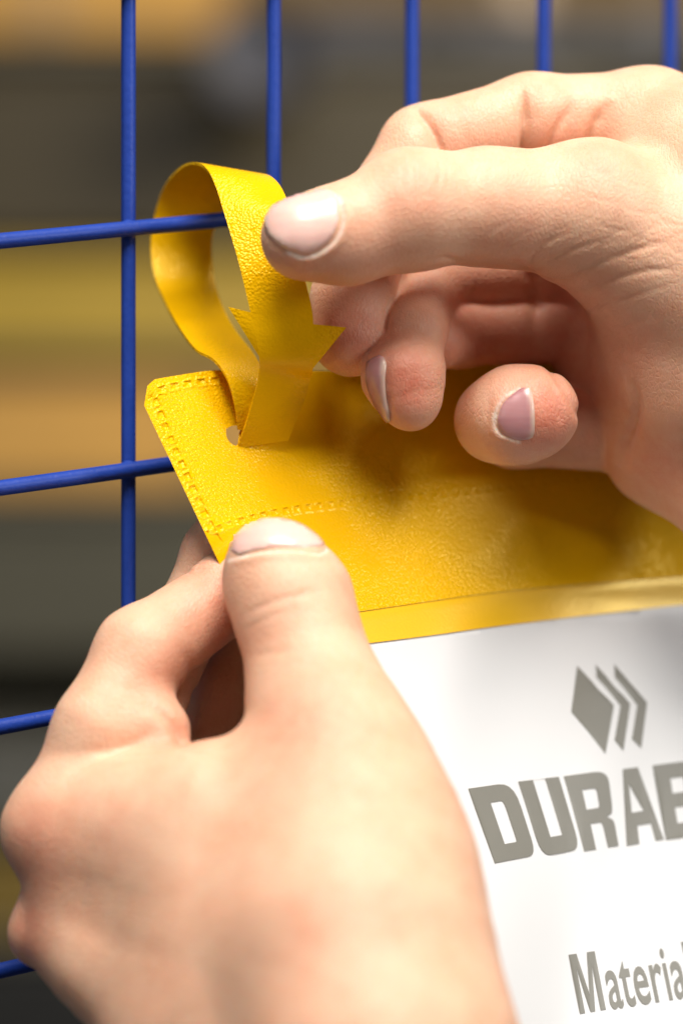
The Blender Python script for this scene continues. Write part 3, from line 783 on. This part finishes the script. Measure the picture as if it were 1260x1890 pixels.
# ------------------------------------------------------------------ background: warehouse rack far out of focus
ZB = 2150.0
def bx(name, x0, x1, y0, y1, d0, depth, mat, parent=None, bev=.004):
    """box whose front face spans photo x0..x1, y0..y1 at depth d0 mm"""
    a = W([P(x0, y1, d0)])[0]; b = W([P(x1, y0, d0)])[0]
    v = [(a[0], a[1], a[2]), (b[0], a[1], a[2]), (b[0], a[1], b[2]), (a[0], a[1], b[2])]
    v += [(p[0], p[1]+depth, p[2]) for p in v]
    f = [[0, 1, 2, 3], [5, 4, 7, 6], [1, 5, 6, 2], [4, 0, 3, 7], [3, 2, 6, 7], [4, 5, 1, 0]]
    o = mkmesh(name, v, f, mat, parent, smooth=False, world=True)
    m = o.modifiers.new('b', 'BEVEL'); m.width = bev; m.segments = 2
    return o
CARD = plain('cardboard', (.62, .345, .085), .8, scale=9); OLIVE = plain('olive_yellow_plastic', (.44, .29, .015), .5, scale=9)
OCH = plain('ochre_plastic', (.20, .13, .02), .5, scale=9); GREY = plain('grey_plastic', (.12, .12, .11), .5, scale=9)
STEEL = plain('dark_steel', (.10, .095, .075), .4, scale=9); WALL = plain('wall_paint', (.20, .165, .10), .9, scale=3); DARK = plain('black_plastic', (.012, .012, .012), .5)
NAVY = plain('navy_plastic', (.010, .013, .045), .5); PALE = plain('pale_blue_plastic', (.075, .078, .105), .5); UMB = plain('umber_gap_tone', (.050, .036, .012), .6, scale=6); SLATE = plain('slate_gap_tone', (.072, .068, .046), .6, scale=6); BRN = plain('brown_card', (.19, .12, .04), .8, scale=9); TAPE = plain('brown_tape', (.42, .25, .08), .3)  # umber and slate carry the tone of the dim shelf gaps
wall = bx('wall', -2600, 4200, -2600, 4200, ZB+700, .1, WALL); tag(wall, kind='structure')
rack = empty('storage_rack'); tag(rack, 'dark steel storage rack far behind the mesh, out of focus', 'storage rack')
for y in (66, 652, 905, 1335, 1520, 1730):
    bx('shelf', -900, 2300, y, y+26, ZB-10, .6, STEEL, rack)
for x in (-960, 2300):
    bx('upright', x, x+60, -900, 3000, ZB-12, .06, STEEL, rack)
def box_thing(name, label, cat, x0, x1, y0, y1, mat, part, pm, group=None, depth=.45):
    t = empty(name); tag(t, label, cat, group)
    bx('body', x0, x1, y0, y1, ZB, depth, mat, t)
    if part == 'tape': bx('tape', (x0+x1)/2-30, (x0+x1)/2+30, y0+2, y1-2, ZB-3, .004, pm, t, .0005)
    if part == 'lid': bx('lid', x0-6, x1+6, y0, y0+26, ZB-8, depth+.012, pm, t)
    if part == 'handle': bx('handle', (x0+x1)/2-60, (x0+x1)/2+60, y0+20, y0+40, ZB-22, .02, pm, t, .002)
    return t
box_thing('cardboard_box', 'blurred tan cardboard box at the top left corner of the view', 'box', -260, 430, -190, 60, CARD, 'tape', TAPE)
box_thing('storage_bin', 'blurred navy bin at the top right behind the mesh', 'bin', 560, 1080, 14, 150, NAVY, 'handle', NAVY, depth=.3)
box_thing('cardboard_box', 'blurred brown cardboard box at the top right corner above the navy bin', 'box', 440, 1500, -190, 12, BRN, 'tape', TAPE)
box_thing('storage_bin', 'blurred navy bin at the far right above the knuckles', 'bin', 1120, 1500, 14, 190, NAVY, 'handle', NAVY, depth=.3)
box_thing('shelf_gap_filler', 'added blurred brown grey shelf gap crate behind the strap and upper wires', 'filler', -420, 1500, 108, 450, UMB, 'lid', UMB, depth=.4)  # block added for the tone of the dim upper shelf gap
box_thing('shelf_gap_filler', 'added blurred dark grey shelf gap crate behind the lower left wires', 'filler', -420, 1300, 940, 1215, SLATE, 'lid', SLATE, depth=.4)  # likewise added, its colour stands in for the shaded lower gap
box_thing('storage_bin', 'blurred olive yellow bin left of the strap behind the mesh', 'bin', -420, 1300, 468, 648, OLIVE, 'lid', OLIVE)
box_thing('cardboard_box', 'blurred orange tan cardboard box at mid height behind the mesh', 'box', -420, 1200, 700, 900, CARD, 'tape', TAPE)
box_thing('storage_bin', 'blurred grey bin behind the lower left wires', 'bin', -420, 900, 1370, 1512, GREY, 'lid', GREY)
box_thing('storage_bin', 'blurred ochre bin at the far left behind the knuckles', 'bin', -420, 900, 1570, 1726, OCH, 'lid', OCH)
box_thing('storage_bin', 'blurred black bin in the bottom left corner', 'bin', -420, 1200, 1768, 2200, DARK, 'handle', DARK)
# a round pale blue drum on the upper shelf
def drum(cx, cy, r, d0, mat):
    c = W([P(cx, cy, d0)])[0]; r = R(r, d0)/1000; vs, fs = [], []; n = 40
    prof = [(r*.9, -.05), (r, -.045), (r, .05), (r*.92, .055), (r*.9, .02), (0.001, .02)]
    for (rr, y) in prof:
        for i in range(n): vs.append((c[0]+rr*math.cos(2*math.pi*i/n), c[1]-y, c[2]+rr*math.sin(2*math.pi*i/n)))
    for k in range(len(prof)-1):
        for i in range(n): fs.append([k*n+i, k*n+(i+1) % n, (k+1)*n+(i+1) % n, (k+1)*n+i])
    fs.append(list(range(n))[::-1]); return mkmesh('reel', vs, fs, mat, world=True)
tag(drum(480, 110, 95, ZB-150, PALE), 'blurred pale blue round reel near the top of the rack', 'reel')
